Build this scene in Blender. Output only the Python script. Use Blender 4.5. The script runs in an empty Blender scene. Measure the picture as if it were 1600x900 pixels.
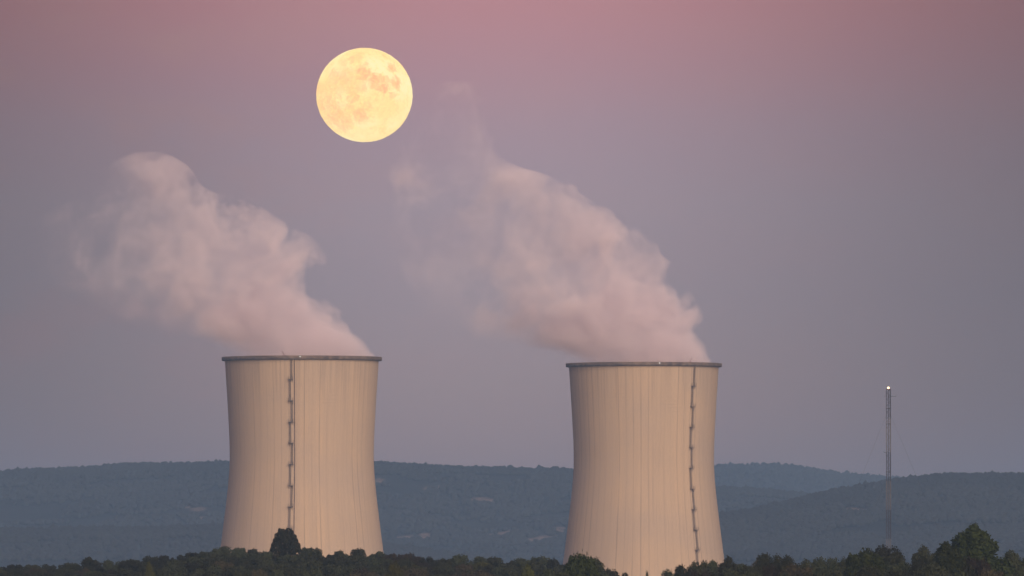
import bpy, bmesh, math, random
import numpy as np
from mathutils import Vector, Matrix, noise

random.seed(11)
rng = np.random.default_rng(11)
SC = bpy.context.scene
COL = SC.collection
PI = math.pi

# ------------------------------------------------------------------ camera frame
F = 800 / math.tan(math.radians(2.75))          # focal length in photo pixels (1600 wide)
HORIZON = 930.0


def X(px, D):
    return (px - 800.0) * D / F


def Z(py, D):
    return (HORIZON - py) * D / F


# ------------------------------------------------------------------ helpers
def tag(o, label=None, cat=None, group=None, kind=None):
    if label: o['label'] = label
    if cat: o['category'] = cat
    if group: o['group'] = group
    if kind: o['kind'] = kind
    return o


def link(name, me, mat=None, parent=None, smooth=False):
    o = bpy.data.objects.new(name, me)
    COL.objects.link(o)
    if mat: me.materials.append(mat)
    if parent: o.parent = parent
    if smooth: me.polygons.foreach_set('use_smooth', [True] * len(me.polygons))
    return o


def empty(name, loc=(0, 0, 0)):
    o = bpy.data.objects.new(name, None)
    o.empty_display_size = 1
    COL.objects.link(o)
    o.location = loc
    return o


def mesh_np(name, V, Fc):
    """V (n,3), Fc (m,k) arrays -> mesh, quickly"""
    V = np.asarray(V, np.float32); Fc = np.asarray(Fc, np.int32)
    me = bpy.data.meshes.new(name)
    m, k = Fc.shape
    me.vertices.add(len(V)); me.vertices.foreach_set('co', V.ravel())
    me.loops.add(m * k); me.loops.foreach_set('vertex_index', Fc.ravel())
    me.polygons.add(m)
    me.polygons.foreach_set('loop_start', np.arange(0, m * k, k, dtype=np.int32))
    me.polygons.foreach_set('loop_total', np.full(m, k, np.int32))
    me.update(calc_edges=True)
    return me


class MB:
    """collects boxes and tubes into one mesh"""
    def __init__(self):
        self.v = []; self.f = []

    def box(self, c, sx, sy, sz, ax=(1, 0, 0), ay=(0, 1, 0), az=(0, 0, 1)):
        c = Vector(c); ax = Vector(ax) * sx / 2; ay = Vector(ay) * sy / 2; az = Vector(az) * sz / 2
        b = len(self.v)
        for i in (-1, 1):
            for j in (-1, 1):
                for k in (-1, 1):
                    self.v.append(c + ax * i + ay * j + az * k)
        for q in ((0, 1, 3, 2), (4, 6, 7, 5), (0, 4, 5, 1), (2, 3, 7, 6), (0, 2, 6, 4), (1, 5, 7, 3)):
            self.f.append(tuple(b + i for i in q))

    def tube(self, pts, r, n=6, r2=None):
        pts = [Vector(p) for p in pts]
        b = len(self.v)
        for i, p in enumerate(pts):
            d = (pts[min(i + 1, len(pts) - 1)] - pts[max(i - 1, 0)]).normalized()
            u = d.cross(Vector((0, 0, 1)) if abs(d.z) < .9 else Vector((1, 0, 0))).normalized()
            w = d.cross(u)
            rr = r if r2 is None else r + (r2 - r) * i / (len(pts) - 1)
            for k in range(n):
                a = 2 * PI * k / n
                self.v.append(p + (u * math.cos(a) + w * math.sin(a)) * rr)
        for i in range(len(pts) - 1):
            for k in range(n):
                k2 = (k + 1) % n
                self.f.append((b + i * n + k, b + i * n + k2, b + (i + 1) * n + k2, b + (i + 1) * n + k))
        self.f.append(tuple(b + k for k in range(n))[::-1])
        e = b + (len(pts) - 1) * n
        self.f.append(tuple(e + k for k in range(n)))

    def build(self, name, mat, parent=None, smooth=False):
        me = bpy.data.meshes.new(name)
        me.from_pydata([tuple(p) for p in self.v], [], self.f)
        me.update()
        return link(name, me, mat, parent, smooth)


def interp(x, tab):
    """monotone-ish cubic through (x, y) table, numpy friendly"""
    xs = np.array([t[0] for t in tab], float); ys = np.array([t[1] for t in tab], float)
    m = np.gradient(ys, xs)
    x = np.clip(np.asarray(x, float), xs[0], xs[-1])
    i = np.clip(np.searchsorted(xs, x) - 1, 0, len(xs) - 2)
    h = xs[i + 1] - xs[i]; t = (x - xs[i]) / h
    return ((2*t**3 - 3*t**2 + 1) * ys[i] + (t**3 - 2*t**2 + t) * h * m[i]
            + (-2*t**3 + 3*t**2) * ys[i + 1] + (t**3 - t**2) * h * m[i + 1])


def sstep(a, b, x):
    t = np.clip((np.asarray(x, float) - a) / (b - a), 0, 1)
    return t * t * (3 - 2 * t)


# ------------------------------------------------------------------ node helper
class NT:
    def __init__(self, tree):
        self.t = tree; self.L = tree.links; tree.nodes.clear()

    def new(self, typ, **kw):
        n = self.t.nodes.new(typ)
        for k, v in kw.items(): setattr(n, k, v)
        return n

    def put(self, sock, v):
        if hasattr(v, 'is_linked') or isinstance(v, bpy.types.NodeSocket): self.L.new(v, sock)
        elif v is not None: sock.default_value = v

    def math(self, op, a, b=None, c=None, clamp=False):
        n = self.new('ShaderNodeMath', operation=op, use_clamp=clamp)
        self.put(n.inputs[0], a)
        if b is not None: self.put(n.inputs[1], b)
        if c is not None: self.put(n.inputs[2], c)
        return n.outputs[0]

    def vmath(self, op, a, b=None, scale=None):
        n = self.new('ShaderNodeVectorMath', operation=op)
        self.put(n.inputs[0], a)
        if b is not None: self.put(n.inputs[1], b)
        if scale is not None: self.put(n.inputs['Scale'], scale)
        return n.outputs['Value'] if op in ('LENGTH', 'DISTANCE', 'DOT_PRODUCT') else n.outputs[0]

    def mr(self, v, a, b, c=0.0, d=1.0, smooth=True):
        n = self.new('ShaderNodeMapRange', interpolation_type='SMOOTHSTEP' if smooth else 'LINEAR')
        n.clamp = True
        for i, q in enumerate((v, a, b, c, d)): self.put(n.inputs[i], q)
        return n.outputs[0]

    def noise(self, vec, scale, detail=3, rough=.55, col=False, dist=0.0):
        n = self.new('ShaderNodeTexNoise')
        self.put(n.inputs['Vector'], vec)
        n.inputs['Scale'].default_value = scale; n.inputs['Detail'].default_value = detail
        n.inputs['Roughness'].default_value = rough; n.inputs['Distortion'].default_value = dist
        return n.outputs['Color' if col else 'Fac']

    def mix(self, fac, a, b, mode='MIX'):
        n = self.new('ShaderNodeMix', data_type='RGBA', blend_type=mode)
        self.put(n.inputs[0], fac); self.put(n.inputs[6], a); self.put(n.inputs[7], b)
        return n.outputs[2]

    def ramp(self, fac, stops, interp_='LINEAR'):
        n = self.new('ShaderNodeValToRGB')
        n.color_ramp.interpolation = interp_
        e = n.color_ramp.elements
        while len(e) < len(stops): e.new(.5)
        for el, (p, c) in zip(e, stops):
            el.position = p; el.color = (*c, 1) if len(c) == 3 else c
        self.put(n.inputs[0], fac)
        return n.outputs[0]

    def sep(self, v):
        n = self.new('ShaderNodeSeparateXYZ'); self.put(n.inputs[0], v)
        return n.outputs[0], n.outputs[1], n.outputs[2]

    def comb(self, x, y, z):
        n = self.new('ShaderNodeCombineXYZ')
        for i, q in enumerate((x, y, z)): self.put(n.inputs[i], q)
        return n.outputs[0]


def material(name):
    m = bpy.data.materials.new(name); m.use_nodes = True
    return m, NT(m.node_tree)


def principled(nt, col, rough=.8, bump=None, metal=0.0, spec=.3):
    b = nt.new('ShaderNodeBsdfPrincipled')
    nt.put(b.inputs['Base Color'], col if not isinstance(col, tuple) else (*col, 1) if len(col) == 3 else col)
    nt.put(b.inputs['Roughness'], rough)
    b.inputs['Metallic'].default_value = metal
    b.inputs['Specular IOR Level'].default_value = spec
    if bump is not None: nt.L.new(bump, b.inputs['Normal'])
    o = nt.new('ShaderNodeOutputMaterial')
    nt.L.new(b.outputs[0], o.inputs[0])
    return b


def s2l(r, g, b):
    f = lambda c: (c / 255 / 12.92) if c <= 10 else ((c / 255 + .055) / 1.055) ** 2.4
    return (f(r), f(g), f(b))


# ------------------------------------------------------------------ materials
def mat_simple(name, c, rough=.8, var=.25, scale=3.0, metal=0.0):
    m, nt = material(name)
    tc = nt.new('ShaderNodeTexCoord').outputs['Object']
    n = nt.noise(tc, scale, 4)
    dark = tuple(x * (1 - var) for x in c); lite = tuple(min(1, x * (1 + var)) for x in c)
    principled(nt, nt.mix(nt.mr(n, .3, .7), (*dark, 1), (*lite, 1)), rough, metal=metal)
    return m


def mat_concrete_shell():
    m, nt = material('shell_concrete')
    tc = nt.new('ShaderNodeTexCoord').outputs['Object']
    x, y, z = nt.sep(tc)
    info = nt.new('ShaderNodeObjectInfo').outputs['Random']
    off = nt.math('MULTIPLY', info, 57.0)
    a = nt.math('ARCTAN2', y, x)
    u = nt.math('MULTIPLY_ADD', a, 60 / (2 * PI), 200.0)
    fl = nt.math('FLOOR', u); fr = nt.math('FRACT', u)
    wn = nt.new('ShaderNodeTexWhiteNoise', noise_dimensions='2D')
    nt.L.new(nt.comb(fl, off, 0.0), wn.inputs['Vector'])
    # fine irregular run-off streaks, stretched down the shell
    ca, sa = nt.math('COSINE', a), nt.math('SINE', a)
    sv = nt.comb(nt.math('MULTIPLY', ca, 33), nt.math('MULTIPLY', sa, 33), nt.math('MULTIPLY_ADD', z, .022, off))
    st1 = nt.noise(sv, .75, 4, .65)
    sv2 = nt.comb(nt.math('MULTIPLY', ca, 33), nt.math('MULTIPLY', sa, 33), nt.math('MULTIPLY_ADD', z, .008, off))
    st2 = nt.noise(sv2, 1.9, 2, .6)
    big = nt.noise(nt.vmath('ADD', tc, nt.comb(off, off, 0.0)), .035, 3, .5)
    # formwork joints: thin meridional lines, unequal in strength
    d = nt.math('ABSOLUTE', nt.math('SUBTRACT', fr, .5))
    line = nt.mr(d, .075, .02, 0, 1)
    brk = nt.noise(nt.comb(nt.math('MULTIPLY', fl, 3.7), off, nt.math('MULTIPLY', z, .035)), 1.0, 2)
    line = nt.math('MULTIPLY', line, nt.math('MULTIPLY', nt.mr(wn.outputs['Value'], .1, .95, .25, 1), nt.mr(brk, .3, .65, .4, 1)))
    # lift joints
    zf = nt.math('FRACT', nt.math('MULTIPLY', z, 1 / 1.5))
    lift = nt.mr(nt.math('ABSOLUTE', nt.math('SUBTRACT', zf, .5)), .08, 0, 0, 1)
    lift = nt.math('MULTIPLY', lift, nt.mr(nt.noise(tc, .09, 2), .5, .75))
    panel = nt.mix(wn.outputs['Value'], (*SH_A, 1), (*SH_B, 1))
    base = nt.mix(nt.mr(big, .35, .7), panel, (*SH_C, 1))
    c = nt.mix(nt.math('MULTIPLY', nt.mr(st1, .5, .78), .20), base, (*SH_D, 1))
    c = nt.mix(nt.math('MULTIPLY', nt.mr(st2, .54, .8), .24), c, (*SH_D, 1))
    c = nt.mix(nt.math('MULTIPLY', line, .66), c, (*SH_D, 1))
    c = nt.mix(nt.math('MULTIPLY', lift, .42), c, (*SH_D, 1))
    # soot and water stain hanging from the rim
    stn = nt.math('MULTIPLY', nt.mr(z, 118, 143), nt.mr(st1, .42, .68, 0, .28))
    c = nt.mix(stn, c, (*SH_D, 1))
    bm = nt.new('ShaderNodeBump'); bm.inputs['Strength'].default_value = .25; bm.inputs['Distance'].default_value = .15
    nt.L.new(nt.math('MULTIPLY', line, -1), bm.inputs['Height'])
    principled(nt, c, .9, bm.outputs[0], spec=.15)
    return m


SH_A = (.575, .445, .315); SH_B = (.625, .475, .325); SH_C = (.545, .43, .32); SH_D = (.22, .175, .15)
M_SHELL = mat_concrete_shell()


def mat_rim():
    m, nt = material('rim_concrete')
    tc = nt.new('ShaderNodeTexCoord').outputs['Object']
    n1 = nt.noise(tc, .5, 4, .7); n2 = nt.noise(tc, 2.2, 3, .6)
    c = nt.mix(nt.mr(n1, .35, .68), (.11, .08, .062, 1), (.28, .21, .165, 1))
    c = nt.mix(nt.math('MULTIPLY', nt.mr(n2, .55, .72), .55), c, (.40, .35, .30, 1))
    x, y, z = nt.sep(tc)
    wn = nt.new('ShaderNodeTexWhiteNoise', noise_dimensions='1D')
    nt.L.new(nt.math('FLOOR', nt.math('MULTIPLY', nt.math('ARCTAN2', y, x), 44 / PI)), wn.inputs['W'])
    c = nt.mix(nt.math('MULTIPLY', wn.outputs['Value'], .5), c, (.085, .065, .055, 1))
    principled(nt, c, .95, spec=.1)
    return m


M_RIM = mat_rim()
M_STEEL = mat_simple('galvanised_steel', (.16, .125, .105), .6, .25, 2.0, 0.2)
M_PIPE = mat_simple('rusty_pipe', (.17, .115, .09), .7, .25, .6)
M_REDPAINT = mat_simple('red_paint', (.16, .035, .03), .6, .2, 1.0)
M_MRED = mat_simple('mast_red_paint', (.034, .024, .026), .6, .2, 1.0)
M_MWHITE = mat_simple('mast_white_paint', (.14, .127, .122), .6, .15, 1.0)
M_DARKSTEEL = mat_simple('dark_steel', (.05, .045, .045), .6, .2, 1.0)


def mat_emit(name, c, s):
    m, nt = material(name)
    e = nt.new('ShaderNodeEmission'); e.inputs[0].default_value = (*c, 1); e.inputs[1].default_value = s
    o = nt.new('ShaderNodeOutputMaterial'); nt.L.new(e.outputs[0], o.inputs[0])
    return m


M_LAMP = mat_emit('lamp_glow', (1, .70, .36), 4.5)
M_BEACON = mat_emit('beacon_glow', (1, .95, .88), 2.2)


def mat_leaf(name, a, b, c):
    m, nt = material(name)
    geo = nt.new('ShaderNodeNewGeometry')
    info = nt.new('ShaderNodeObjectInfo').outputs['Random']
    tc = nt.new('ShaderNodeTexCoord').outputs['Object']
    big = nt.noise(tc, .55, 3, .6)
    c1 = nt.mix(nt.mr(big, .35, .65), (*a, 1), (*b, 1))
    c1 = nt.mix(nt.math('MULTIPLY', geo.outputs['Random Per Island'], .6), c1, (*c, 1))
    hsv = nt.new('ShaderNodeHueSaturation')
    nt.put(hsv.inputs['Hue'], nt.math('MULTIPLY_ADD', info, .05, .475))
    nt.put(hsv.inputs['Value'], nt.math('MULTIPLY_ADD', info, .95, .5))
    nt.put(hsv.inputs['Color'], c1)
    principled(nt, hsv.outputs[0], .75, spec=.12)
    return m


M_OAK = mat_leaf('holm_oak_leaves', (.022, .028, .013), (.036, .042, .019), (.053, .055, .027))
M_BROWN = mat_leaf('brown_oak_leaves', (.036, .030, .016), (.048, .039, .021), (.058, .048, .027))
M_PINE = mat_leaf('pine_needles', (.022, .033, .008), (.032, .045, .011), (.045, .056, .016))
M_OLIVE = mat_leaf('olive_green_leaves', (.042, .046, .010), (.058, .060, .013), (.070, .067, .017))
M_BARK = mat_simple('bark', (.05, .04, .033), .95, .3, 2.5)


def mat_ground():
    m, nt = material('scrub_ground')
    tc = nt.new('ShaderNodeTexCoord').outputs['Object']
    n1 = nt.noise(tc, .008, 5, .6); n2 = nt.noise(tc, .25, 5, .65)
    c = nt.mix(nt.mr(n1, .4, .65), (.045, .044, .03, 1), (.09, .075, .05, 1))
    c = nt.mix(nt.mr(n2, .45, .7), c, (.035, .036, .022, 1))
    bm = nt.new('ShaderNodeBump'); bm.inputs['Strength'].default_value = .6; bm.inputs['Distance'].default_value = .4
    nt.L.new(n2, bm.inputs['Height'])
    principled(nt, c, .95, bm.outputs[0], spec=.1)
    return m


M_GROUND = mat_ground()


def mat_hill():
    m, nt = material('hill_slope')
    tc = nt.new('ShaderNodeTexCoord').outputs['Object']
    at = nt.new('ShaderNodeAttribute', attribute_name='bare').outputs['Fac']
    n1 = nt.noise(tc, .02, 5, .6); n2 = nt.noise(tc, .15, 4, .7)
    c = nt.mix(nt.mr(n1, .4, .65), (.022, .024, .020, 1), (.034, .033, .026, 1))
    bare = nt.math('MULTIPLY', at, nt.mr(n2, .36, .56, .25, 1))
    c = nt.mix(bare, c, (.30, .22, .17, 1))
    principled(nt, c, .95, spec=.1)
    return m


M_HILL = mat_hill()
M_FOREST = mat_simple('far_forest_leaves', (.027, .028, .024), .9, .25, .01)

# ------------------------------------------------------------------ cooling towers
D1, D2 = 4500.0, 4623.0
MPP = D1 / F
RIM_Z = Z(558, D1)
BASE_Z = -44.5
TH = RIM_Z - BASE_Z
PROF = [(1095, 172.5), (1050, 161.5), (1000, 150.5), (950, 141), (900, 133), (860, 127.4), (840, 124.8), (820, 122.3),
        (800, 119.8), (780, 117.4), (760, 115.3), (740, 113.6), (715, 112.6), (690, 113.0), (650, 114.9), (620, 116.6),
        (590, 118.6), (565, 120.2), (555, 121)]
PTAB = sorted([((HORIZON - y) * MPP - BASE_Z, hw * MPP) for y, hw in PROF])


def prof(z):
    return float(interp(z, PTAB))


def shell_mesh():
    n, k = 240, 90
    zs = [TH * i / k for i in range(k + 1)]
    ring = [(prof(z), z) for z in zs] + [(prof(z) - .45, z) for z in reversed(zs)]
    V = []
    for r, z in ring:
        for j in range(n):
            a = 2 * PI * j / n
            V.append((r * math.sin(a), -r * math.cos(a), z))
    Fc = []
    m = len(ring)
    for i in range(m):
        i2 = (i + 1) % m
        for j in range(n):
            j2 = (j + 1) % n
            Fc.append((i * n + j, i * n + j2, i2 * n + j2, i2 * n + j))
    return mesh_np('shell', V, Fc)


def lathe(prof_pts, n=240):
    V = []; Fc = []
    m = len(prof_pts)
    for r, z in prof_pts:
        for j in range(n):
            a = 2 * PI * j / n
            V.append((r * math.sin(a), -r * math.cos(a), z))
    for i in range(m):
        i2 = (i + 1) % m
        for j in range(n):
            j2 = (j + 1) % n
            Fc.append((i * n + j, i * n + j2, i2 * n + j2, i2 * n + j))
    return mesh_np('lathe', V, Fc)


SHELL = shell_mesh()


def frame_at(th, z, off, tang=0.0):
    """point off the shell at angle th, and its local axes: tangent, outward, along the meridian"""
    dz = 1.0
    r0, r1 = prof(z - dz), prof(z + dz)
    slope = (r1 - r0) / (2 * dz)
    o = Vector((math.sin(th), -math.cos(th), 0)); t = Vector((math.cos(th), math.sin(th), 0))
    up = (Vector((0, 0, 1)) + o * slope).normalized()
    p = o * (prof(z) + off) + Vector((0, 0, z)) + t * tang
    return p, t, o, up


def make_tower(name, loc, label, th, plat_z, side0, pipe_th, davit_th, davit_lean, beacon_th, lowest):
    root = empty('cooling_tower', loc)
    tag(root, label, 'cooling tower', 'cooling towers of the power station')
    s = link('shell', SHELL, None, root, True)
    if not SHELL.materials: SHELL.materials.append(M_SHELL)
    rt = prof(TH)
    rim = link('rim', lathe([(rt + .02, TH - 1.75), (rt + .95, TH - 1.62), (rt + 1.22, TH - 1.50), (rt + 1.22, TH - .05), (rt + 1.0, TH - .05),
                             (rt + 1.05, TH - .9), (rt - .46, TH - .9), (rt - .46, TH - 1.75)]), M_RIM, root)
    # ladder flights hung between the platforms, swapping sides at each one
    stops = [TH - 1.8] + plat_z + ([lowest] if lowest else [])
    side = side0
    for i in range(len(stops) - 1):
        z1, z0 = stops[i], stops[i + 1]
        mb = MB()
        tg = .34 * side
        steps = max(2, int((z1 - z0) / 1.0))
        zz = [z0 + (z1 - z0) * k / steps for k in range(steps + 1)]
        for s_ in (-.30, .30):
            mb.tube([frame_at(th, z, .35, tg + s_)[0] for z in zz], .07, 4)
            mb.tube([frame_at(th, z, 1.05, tg + s_ * .8)[0] for z in zz], .045, 4)
        z = z0 + .3
        while z < z1:
            p, t, o, up = frame_at(th, z, .35, tg)
            mb.box(p, .6, .05, .05, t, o, up); z += .35
        z = z0 + 1.6
        while z < z1:                                   # cage hoops
            pts = []
            for k in range(7):
                a = PI * k / 6
                pts.append(frame_at(th, z, .35 + .72 * math.sin(a), tg + .36 * math.cos(a))[0])
            mb.tube(pts, .05, 4); z += .9
        mb.build('ladder', M_STEEL, root)
        side = -side
    for z in plat_z:
        dk = MB(); mb = MB()
        p, t, o, up = frame_at(th, z, .75)
        dk.box(p, 2.0, 1.4, .22, t, o, (0, 0, 1))
        for tx in (-.95, 0, .95):
            q = p + t * tx + o * .66
            mb.box(q + Vector((0, 0, .6)), .07, .07, 1.1, t, o, (0, 0, 1))
        for hz in (.6, 1.13):
            mb.box(p + o * .66 + Vector((0, 0, hz)), 2.0, .06, .06, t, o, (0, 0, 1))
            for tx in (-.96, .96):
                mb.box(p + t * tx + Vector((0, 0, hz)), .06, 1.36, .06, t, o, (0, 0, 1))
        for tx in (-.8, .8):                            # raking brackets
            dk.tube([p + t * tx + o * .6 + Vector((0, 0, -.1)), frame_at(th, z - 1.4, .02, tx)[0]], .06, 4)
        pl = dk.build('platform', M_STEEL, root)
        mb.build('railing', M_STEEL, pl)
    if pipe_th is not None:
        mb = MB()
        zz = [TH - 1.8 - (TH - 1.8 - 20) * k / 60 for k in range(61)]
        mb.tube([frame_at(pipe_th, z, .22)[0] for z in zz], .17, 8)
        z = TH - 4
        while z > 22:
            p, t, o, up = frame_at(pipe_th, z, .12)
            mb.box(p, .5, .3, .12, t, o, up); z -= 4
        mb.build('pipe', M_PIPE, root)
    # small davit leaning over the parapet
    mb = MB()
    p, t, o, up = frame_at(davit_th, TH, 1.15)
    p.z = TH
    mb.tube([p + Vector((0, 0, -.3)), p + Vector((0, 0, .35)), p + t * davit_lean + Vector((0, 0, 1.55))], .13, 6)
    mb.box(p + t * davit_lean + Vector((0, 0, 1.5)), .3, .3, .3)
    mb.box(p + Vector((0, 0, .15)), .45, .35, .3)
    mb.build('davit', M_REDPAINT, root)
    p, t, o, up = frame_at(beacon_th, TH - .55, 1.45)
    mb = MB(); mb.box(p + Vector((0, 0, -.12)), .3, .3, .12, t, o, (0, 0, 1))
    mb.tube([p + Vector((0, 0, -.06)), p + Vector((0, 0, .22))], .15, 8)
    mb.build('beacon', M_BEACON, root)
    return root


def zpl(ys, D):
    return [Z(y, D) - BASE_Z for y in ys]


T1 = (X(471.5, D1), D1, BASE_Z); T2 = (X(1006, D2), D2, BASE_Z)
make_tower('cooling_tower', T1, 'pale concrete cooling tower with a straight ladder, tall pine at its foot',
           math.asin(-14.5 / 117), zpl([595, 628, 661, 694, 727, 760, 793, 826], D1), 1, math.asin(-8.9 / 117),
           math.asin(-24 / 120), -.9, 0.0, Z(858, D1) - BASE_Z)
tz = zpl([605, 637, 669, 700.5, 732.5, 765, 797, 828.5, 860], D2)
make_tower('cooling_tower', T2, 'pale concrete cooling tower with a bowed ladder at its side, facing the lone mast',
           math.radians(40.5), tz, 1, None, math.asin(68 / 117), .8, math.asin(22 / 117), Z(884, D2) - BASE_Z)

# ------------------------------------------------------------------ lattice mast
DM = 4300.0
mast_x = X(1388.2, DM)
mroot = empty('lattice_mast', (mast_x, DM, BASE_Z))
tag(mroot, 'slim lattice mast banded in dark red and white with a lit lamp on top', 'mast')
mz = lambda y: Z(y, DM) - BASE_Z
W = .88
bands = [(609, 654, 'd'), (654, 707, 'w2'), (707, 752, 'd'), (752, 797, 'w'), (797, 842, 'd'), (842, 887, 'w'), (887, 940, 'd'), (940, 1050, 'w')]
cor = [(-W, -W * .55), (W, -W * .55), (0, W * .95)]
for y0, y1, kind in bands:
    za, zb = mz(y1), mz(y0)
    if kind == 'w' and y0 >= 940: za = 0
    mb = MB()
    for cx, cy in cor: mb.tube([(cx, cy, za), (cx, cy, zb)], .13, 5)
    n = max(1, round((zb - za) / 1.3))
    for k in range(n):
        z0 = za + (zb - za) * k / n; z1 = za + (zb - za) * (k + 1) / n
        for i in range(3):
            a, b = cor[i], cor[(i + 1) % 3]
            if k % 2: a, b = b, a
            mb.tube([(a[0], a[1], z0), (b[0], b[1], z1)], .05, 4)
            mb.tube([(a[0], a[1], z1), (b[0], b[1], z1)], .045, 4)
    mb.box((.62, -.2, (za + zb) / 2), .16, .12, zb - za - .02)       # cable run up the inside
    mb.build('mast_section', {'d': M_MRED, 'w': M_MWHITE, 'w2': M_MWHITE}[kind], mroot)
for y in (638.5, 662.5, 737.5):
    mb = MB()
    mb.box((0, 0, mz(y)), 2.0, 1.5, .22)
    for sx in (-.97, .97): mb.box((sx, 0, mz(y) + .3), .06, 1.4, .5)
    mb.build('platform', M_DARKSTEEL, mroot)
for y, sx, ln, tip in ((619.5, 1, 2.9, 1), (619.0, -1, 1.9, 0), (707.0, -1, 1.7, 1)):
    mb = MB()
    mb.tube([(sx * .7, -.4, mz(y)), (sx * ln, -.4, mz(y))], .07, 5)
    if tip: mb.tube([(sx * ln, -.4, mz(y) - .2), (sx * ln + .25 * sx, -.4, mz(y) + .6)], .06, 5)
    mb.build('antenna_arm', M_DARKSTEEL, mroot)
mb = MB(); mb.box((0, -.1, mz(608.3)), 1.7, 1.5, .3); mb.build('lamp_base', M_REDPAINT, mroot)
bm = bmesh.new(); bmesh.ops.create_uvsphere(bm, u_segments=16, v_segments=10, radius=.46)
for v in bm.verts: v.co.z *= .9
me = bpy.data.meshes.new('lamp'); bm.to_mesh(me); bm.free()
lo = link('lamp', me, M_LAMP, mroot, True); lo.location = (0, -.1, mz(606.1))
for k in range(3):
    a = math.radians(90 + 120 * k)
    for y, rad in ((640, 55), (738, 40)):
        mb = MB(); mb.tube([(0, 0, mz(y)), (rad * math.cos(a), rad * math.sin(a), 2.0)], .022, 4)
        mb.build('guy_wire', M_DARKSTEEL, mroot)

# ------------------------------------------------------------------ ground
SKY = [(-400, 880), (0, 879), (110, 877), (200, 871), (290, 861), (360, 855), (470, 858), (560, 859), (620, 864), (690, 870), (760, 869),
       (830, 872), (900, 876), (960, 888), (1010, 897), (1060, 883), (1110, 874), (1150, 872), (1220, 866), (1300, 871), (1380, 862),
       (1480, 858), (1600, 862), (2000, 865)]


def ground_z(x, y):
    x = np.asarray(x, float); y = np.asarray(y, float)
    px = 800 + F * x / np.maximum(y, 900)
    S = interp(px, SKY)
    cl = (HORIZON - S) / F * 2000 - 4.7
    cr = (HORIZON - S) / F * 1500 - 6.8
    def pw(y, ks, vs):
        out = np.full(np.broadcast(x, y).shape, 0.0)
        yy = np.broadcast_to(y, out.shape)
        out[...] = vs[0]
        for a, b, u, v in zip(ks[:-1], ks[1:], vs[:-1], vs[1:]):
            t = sstep(a, b, yy)
            out = np.where(yy >= a, u + (v - u) * t, out)
        return out
    zl = pw(y, [-1500, -200, 0, 600, 1100, 1530, 2000, 2200, 4150], [-30, -4, -2, -7, -7, -2.6, cl, cl - 3, -45])
    zr = pw(y, [-1500, -200, 0, 700, 1200, 1500, 1650, 2300, 4150], [-30, -4, -2, -7, -7, cr, cr - 2, -25, -45])
    w = sstep(855, 955, px)
    return zl * (1 - w) + zr * w


def grid_mesh(name, xs, ys, zf):
    gx, gy = np.meshgrid(xs, ys)
    gz = zf(gx, gy)
    V = np.stack([gx, gy, gz], -1).reshape(-1, 3)
    nx, ny = len(xs), len(ys)
    i = np.arange((ny - 1) * (nx - 1)); r = i // (nx - 1); c = i % (nx - 1)
    a = r * nx + c
    return mesh_np(name, V, np.stack([a, a + 1, a + nx + 1, a + nx], -1))


xs = np.concatenate([np.linspace(-9000, -700, 30)[:-1], np.linspace(-700, -260, 40)[:-1], np.linspace(-260, 260, 150)[:-1], np.linspace(260, 700, 40)[:-1], np.linspace(700, 9000, 30)])
ys = np.concatenate([np.linspace(-1500, 1000, 40)[:-1], np.linspace(1000, 4300, 220)[:-1], np.linspace(4300, 22000, 50)])
g = link('ground', grid_mesh('ground', xs, ys, ground_z), M_GROUND, None, True)
tag(g, kind='structure')

# ------------------------------------------------------------------ far hills
def vnoise(x, y, s, seed, oct=4):
    """cheap lattice value noise, numpy"""
    out = 0; amp = 1; tot = 0
    for o in range(oct):
        xx = np.asarray(x) / s * 2**o + seed * 17.3; yy = np.asarray(y) / s * 2**o + seed * 7.1
        xi = np.floor(xx); yi = np.floor(yy); fx = xx - xi; fy = yy - yi
        fx = fx * fx * (3 - 2 * fx); fy = fy * fy * (3 - 2 * fy)
        h = lambda a, b: np.modf(np.abs(np.sin(a * 127.1 + b * 311.7 + seed) * 43758.5453))[0]
        v = (h(xi, yi) * (1 - fx) + h(xi + 1, yi) * fx) * (1 - fy) + (h(xi, yi + 1) * (1 - fx) + h(xi + 1, yi + 1) * fx) * fy
        out = out + amp * v; tot += amp; amp *= .5
    return out / tot - .5


ICO = None
def ico():
    global ICO
    if ICO is None:
        bm = bmesh.new(); bmesh.ops.create_icosphere(bm, subdivisions=1, radius=1)
        bm.verts.ensure_lookup_table()
        ICO = (np.array([v.co[:] for v in bm.verts]), np.array([[v.index for v in f.verts] for f in bm.faces]))
        bm.free()
    return ICO


BARE = [(750, 782, 12, 4), (765, 783, 6, 3), (664, 839, 9, 5), (640, 840, 10, 2.5), (622, 842, 6, 3), (767, 838, 5, 3), (785, 835, 7, 3), (796, 832, 5, 3),
        (812, 830, 5, 2), (832, 845, 14, 3), (850, 841, 12, 3), (868, 839, 5, 2), (876, 828, 9, 4), (864, 828, 8, 2), (592, 752, 6, 4), (668, 764, 6, 2.5), (684, 762, 5, 2),
        (310, 796, 9, 2.5), (318, 810, 5, 2.5), (292, 793, 5, 1.5), (16, 749, 9, 2), (46, 746, 9, 1.2), (146, 760, 6, 1.5),
        (1334, 797, 12, 3), (1346, 800, 6, 2.5), (1356, 797, 8, 2), (1528, 772, 4, 1.5), (1473, 778, 8, 1.2), (1352, 767, 5, 1.5)]


def bare_at(px, py):
    b = np.zeros(np.shape(px))
    for x, y, a, c in BARE:
        d = ((px - x) / (a * 1.2)) ** 2 + ((py - y) / (c * 1.25)) ** 2
        b = np.maximum(b, np.clip(1.6 - d * 1.1, 0, 1))
    return b


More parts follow.
